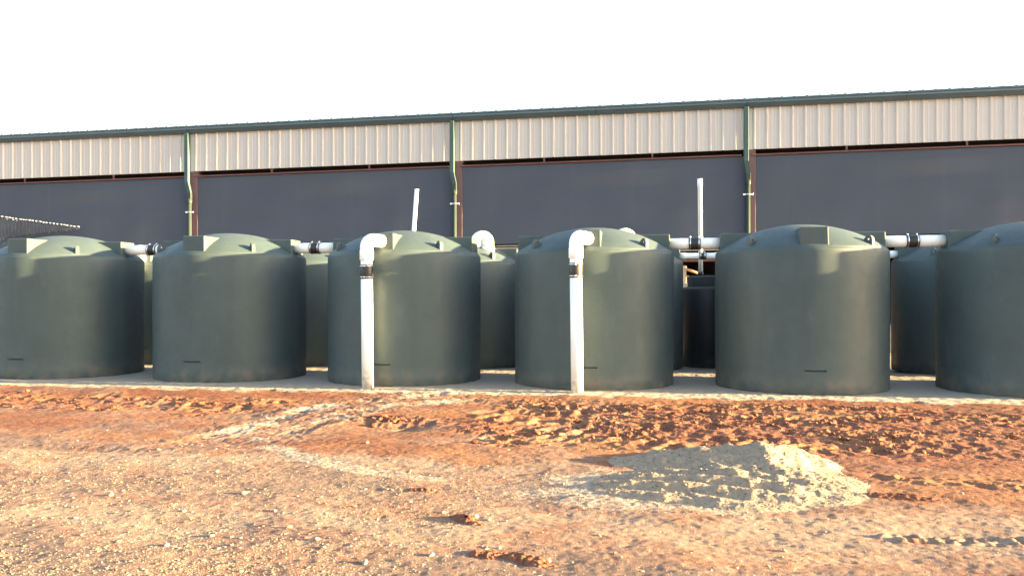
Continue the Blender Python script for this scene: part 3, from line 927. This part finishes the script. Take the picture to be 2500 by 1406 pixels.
# short elbow on the leftmost back tank
def short_elbow():
    x, y = x2[0], R2Y - BE
    root = empty('outlet_elbow', (x, y, 2.06)); tag(root, 'white pipe elbow showing under the leftmost link pipe', 'pipe')
    er = 0.10
    bend = [Vector((0, -0.10 - er * math.sin(a), -er * (1 - math.cos(a)))) for a in np.linspace(0, PI / 2, 8)]
    bm = bmesh.new(); add_tube(bm, [Vector((0, 0.02, 0))] + bend + [Vector((0, -0.10 - er, -er - 0.05))], PR + 0.008, 24)
    e = obj('elbow', bm_mesh('elbow', bm), M['pvc'], root)
    bm = bmesh.new(); add_stepped(bm, (0, -0.10 - er, -er - 0.14), (0, -0.10 - er, 1), [(0, PR + 0.016), (0.10, PR + 0.016), (0.11, PR + 0.008)], 24)
    obj('socket', bm_mesh('socket', bm), M['pvc'], e)
short_elbow()

# ------------------------------------------------------------------ gravel pile
def pile_h(x, y):
    n = fbm(x * 2.2, y * 2.2, 4, 131); n2 = fbm(x * 9, y * 9, 3, 137)
    def cone(cx, cy, h, rx, ry, p=1.0):
        q = np.hypot((x - cx) / rx, (y - cy) / ry); return h * (1 - q ** p)
    xw = x + 0.22 * fbm(x * 1.4 + 3, y * 2.2, 3, 161)
    kx = [-0.95, -0.6, -0.1, 0.32, 0.60, 0.80, 0.95, 1.08, 1.28, 1.52, 1.9]; kz = [-0.05, -0.02, 0.045, 0.115, 0.140, 0.180, 0.200, 0.190, 0.110, -0.005, -0.05]
    cx = sum(np.interp(xw + o_, kx, kz) for o_ in (-0.12, -0.06, 0.0, 0.06, 0.12)) / 5.0
    cx = cx + np.clip(cx / 0.08, 0, 1) * 0.045 * fbm(x * 3.3, y * 2.0 + 9, 3, 151)
    yc = 7.22 + 0.16 * n + 0.03 * x
    cp = np.clip(cx, 0, 0.22)
    wf = 0.18 + 2.9 * cp + 0.12 * n; wb = 0.10 + 2.3 * cp
    q = np.sqrt(np.where(y < yc, (yc - y) / wf, (y - yc) / wb) ** 2 + 0.02) - 0.10
    q = np.maximum(q, 0)
    h = np.where(cx > 0, cx * (1 - q ** 1.25), cx - 0.02 * q) + 0.02 * np.exp(-((x - 0.42) / 0.12) ** 2 - ((y - 7.1) / 0.1) ** 2) + 0.03 * np.exp(-((x - 0.90) / 0.07) ** 2 - ((y - 7.05) / 0.12) ** 2)
    h = np.maximum(h, cone(1.08, 6.70, 0.080, 0.50, 0.42))
    # raked apron in front with long ridges
    ap = 0.060 * (1 - np.hypot((x - 0.50) / 1.02, (y - 6.42) / 0.58) ** 2)
    ridge = 0.024 * np.sin((y + 0.22 * x + 0.10 * n) * 2 * PI / 0.24)
    ap = ap + ridge * np.clip(ap / 0.05, 0, 1)
    h = np.maximum(h, ap)
    # soften creases
    return h + 0.040 * n * np.clip(h / 0.08 + 0.4, 0, 1) + 0.020 * n2 * np.clip(h / 0.05, 0, 1)
px_ = np.arange(-1.0, 2.25, 0.0125); py_ = np.arange(5.6, 8.25, 0.0125)
PX, PY = np.meshgrid(px_, py_)
ph = pile_h(PX, PY)
pz = ground_z(PX, PY)
Zp = pz + ph
# break up the skin into stones and clumps
Zp = Zp + np.clip(ph / 0.03, 0, 1) * (0.004 * (0.3 - np.abs(gn(PX * 16, PY * 16, 141))) + 0.006 * (0.3 - np.abs(gn(PX * 38, PY * 38, 143))) + 0.004 * gn(PX * 70, PY * 70, 145))
F = grid_faces(len(px_), len(py_))
keep = (ph.ravel()[F] > -0.012).any(1)
F = F[keep]
used = np.unique(F); remap = np.full(ph.size, -1); remap[used] = np.arange(len(used))
V = np.stack([PX, PY, Zp], -1).reshape(-1, 3)[used]
org = np.array([0.7, 6.9, gz1(0.7, 6.9)])
pme = mk_mesh('gravel_pile', V - org, remap[F]); smooth(pme)
po = obj('gravel_pile', pme, M['pile'], None, tuple(org))
tag(po, 'low spread pile of pale gravelly sand heaped on the red dirt', 'gravel pile')

def surf_z(x, y):
    z = ground_z(x, y); h = pile_h(x, y)
    return np.maximum(z, z + h)

# ------------------------------------------------------------------ pebbles and clods
def ico(sub, seed, squash, jag):
    bm = bmesh.new(); bmesh.ops.create_icosphere(bm, subdivisions=sub, radius=1.0)
    r = random.Random(seed)
    for v in bm.verts:
        k = 1 + r.uniform(-jag, jag); v.co *= k; v.co.z *= squash
    V = np.array([v.co[:] for v in bm.verts]); bm.verts.index_update()
    F = np.array([[v.index for v in f.verts] for f in bm.faces]); bm.free()
    return V, F

def scatter(name, pts, sizes, bases, mat, sink, tone, sm=False):
    Vs, Fs, Ts = [], [], []; off = 0
    kinds = nrg.integers(0, len(bases), len(pts))
    for k, (bv, bf) in enumerate(bases):
        m = kinds == k
        P = pts[m]; S = sizes[m]; T = tone[m]; n = len(P)
        if n == 0: continue
        a = nrg.uniform(0, 2 * PI, n)
        sx = S * nrg.uniform(0.8, 1.3, n); sy = S * nrg.uniform(0.7, 1.1, n); sz = S * nrg.uniform(0.7, 1.1, n)
        q = bv[None] * np.stack([sx, sy, sz], 1)[:, None]
        X = q[..., 0] * np.cos(a)[:, None] - q[..., 1] * np.sin(a)[:, None] + P[:, 0:1]
        Y = q[..., 0] * np.sin(a)[:, None] + q[..., 1] * np.cos(a)[:, None] + P[:, 1:2]
        Z = q[..., 2] + P[:, 2:3] + (S * sink)[:, None]
        Vs.append(np.stack([X, Y, Z], -1).reshape(-1, 3))
        Fs.append((bf[None] + (np.arange(n) * len(bv))[:, None, None] + off).reshape(-1, 3))
        Ts.append(np.repeat(T, len(bv))); off += n * len(bv)
    me = mk_mesh(name, np.concatenate(Vs), np.concatenate(Fs)); smooth(me, sm)
    add_attr(me, 'tone', np.concatenate(Ts))
    return obj(name, me, mat)

def candidates(n, x0, x1, y0, y1, near=True):
    y = y0 + (y1 - y0) * nrg.random(n) ** (1.5 if near else 1.0)
    lo = -0.93 * y - 0.2; hi = 0.42 * y + 0.2
    x = lo + (hi - lo) * nrg.random(n)
    m = (x > x0) & (x < x1)
    return x[m], y[m]

pb = [ico(1, s, 0.55, 0.32) for s in range(6)]
x, y = candidates(60000, -11, 5.4, 3.9, 11.2)
xp = nrg.uniform(-0.9, 1.9, 16000); yp = nrg.uniform(5.7, 7.9, 16000); kp = pile_h(xp, yp) > 0.0
x = np.concatenate([x, xp[kp]]); y = np.concatenate([y, yp[kp]])
z_ = zones(x, y)
onpile = pile_h(x, y) > 0.0
dens = np.clip(0.10 + 0.95 * z_[2] + 0.25 * z_[0] * (y < 10.7) + 0.8 * onpile - 0.25 * z_[1], 0.04, 1)
m = nrg.random(len(x)) < dens * 0.62
x, y = x[m], y[m]
s = 0.0034 * (1 + nrg.pareto(3.0, len(x))); s = np.clip(s, 0.0034, 0.0125)
o = scatter('gravel', np.stack([x, y, surf_z(x, y)], 1), s, pb, M['pebble'], 0.12, nrg.random(len(x)) ** 1.3)
tag(o, 'fine pale gravel strewn over the trodden dirt', 'gravel', kind='stuff')

cb = [ico(1, 30 + s, 0.72, 0.34) for s in range(8)]
x, y = candidates(90000, -11, 5.4, 6.4, 10.6, False)
z_ = zones(x, y)
m = nrg.random(len(x)) < np.clip(z_[3] * 1.0 - 0.10, 0, 1) * 0.45 * np.clip(0.4 + 1.6 * fbm(x * 1.1, y * 1.7, 2, 61), 0, 1)
x, y = x[m], y[m]
s = np.clip(0.006 * (1 + nrg.pareto(2.4, len(x))), 0.006, 0.036)
o = scatter('soil_crumbs', np.stack([x, y, surf_z(x, y)], 1), s, cb, M['clod'], 0.2, nrg.random(len(x)), False)
tag(o, 'churned red soil crumbs in front of the tanks', 'soil', kind='stuff')

# larger single stones
sb = []
for s_ in range(5):
    bv, bf = ico(2, 60 + s_, 0.55, 0.0); bv = bv * (1 + 0.5 * np.abs(gn(bv[:, 0] * 1.3 + s_ * 9, bv[:, 1] * 1.3 + bv[:, 2] * 2.1, 400 + s_)))[:, None]; bv = bv * np.minimum(1.0, 1.05 / np.maximum(np.abs(bv @ np.array([0.8, 0.55, 0.3])), np.abs(bv @ np.array([-0.5, 0.8, 0.4]))).clip(0.7))[:, None]; me = mk_mesh('stone', bv, bf); smooth(me, False); sb.append(me)
STONES = [(-3.05, 5.72, .040), (-2.35, 5.0, .030), (-2.05, 4.75, .026), (-2.75, 4.75, .028), (-1.62, 4.42, .030), (-1.95, 4.62, .022), (-2.62, 5.35, .024),
          (-1.20, 5.42, .030), (-1.45, 5.50, .026), (-1.10, 5.36, .024), (-3.25, 5.25, .024), (-0.92, 4.78, .024), (-0.60, 4.62, .026), (-1.28, 4.60, .030),
          (-0.35, 5.15, .020), (0.75, 5.05, .024), (0.62, 4.75, .018), (-3.6, 6.3, .026), (-4.6, 7.0, .028), (-2.75, 7.55, .030), (-1.9, 6.45, .024), (2.2, 6.45, .022),
          (1.05, 6.1, .028), (0.45, 5.95, .026), (-0.55, 6.05, .024), (-2.2, 6.0, .022), (-3.0, 6.75, .020), (-4.0, 5.5, .024), (-2.9, 4.5, .026), (-3.9, 5.0, .022)]
for i, (x, y, s) in enumerate(STONES):
    o = obj('stone', sb[i % 5], M['stone'], None, (x, y, float(surf_z(np.array([x]), np.array([y]))[0]) + s * 0.16), (rnd.uniform(-0.3, 0.3), rnd.uniform(-0.3, 0.3), rnd.uniform(0, 6.28)))
    s = s * 0.68
    o.scale = (s * rnd.uniform(0.9, 1.3), s * rnd.uniform(0.7, 1.0), s * rnd.uniform(0.8, 1.1))
    tag(o, 'loose pale stone lying on the trodden dirt ground', 'stone', 'loose pale stones on the dirt')

# heaped clods of red dirt in the foreground
def clod_heap(x, y, rx, ry, rz, h, lb, seed):
    n = 56
    u = np.linspace(-1.25, 1.25, n); U, Vv = np.meshgrid(u, u)
    c, s = math.cos(R_(rz)), math.sin(R_(rz))
    X = x + U * rx * c - Vv * ry * s; Y = y + U * rx * s + Vv * ry * c
    q = np.hypot(U, Vv) + 0.35 * fbm(X * 9, Y * 9, 3, seed)
    H = h * np.clip(1 - q ** 1.6, -0.5, 1) + 0.024 * (0.3 - np.abs(gn(X * 20, Y * 20, seed + 3))) + 0.012 * (0.3 - np.abs(gn(X * 47, Y * 47, seed + 5)))
    H = np.where(np.hypot(U, Vv) > 1.0, np.minimum(H, 0.0) - 0.01, H); Z = ground_z(X, Y) + H - 0.006
    F = grid_faces(n, n); k = ((np.hypot(U, Vv).ravel()[F]) < 1.15).all(1); F = F[k]
    us = np.unique(F); rm = np.full(n * n, -1); rm[us] = np.arange(len(us))
    og = np.array([x, y, gz1(x, y)])
    me = mk_mesh('dirt_clod', np.stack([X, Y, Z], -1).reshape(-1, 3)[us] - og, rm[F]); smooth(me)
    o = obj('dirt_clod', me, M['clod'], None, tuple(og)); tag(o, lb, 'dirt clod', 'red dirt clods in the foreground')
clod_heap(-1.24, 5.33, 0.17, 0.075, -35, 0.036, 'sunlit orange clod of dirt right of centre in the near gravel', 301)
clod_heap(-0.96, 4.66, 0.12, 0.075, 0, 0.024, 'small round red dirt clod at the bottom edge, left of a larger one', 311)
clod_heap(-0.72, 4.62, 0.20, 0.085, -25, 0.030, 'largest dark red dirt clod at the bottom edge of the picture', 321)
clod_heap(1.75, 6.35, 0.30, 0.075, -6, 0.022, 'low red dirt ridge at the right foot of the gravel pile', 331)
clod_heap(-1.75, 6.02, 0.12, 0.06, 0, 0.016, 'flat dark red dirt clod left of the gravel pile', 341)
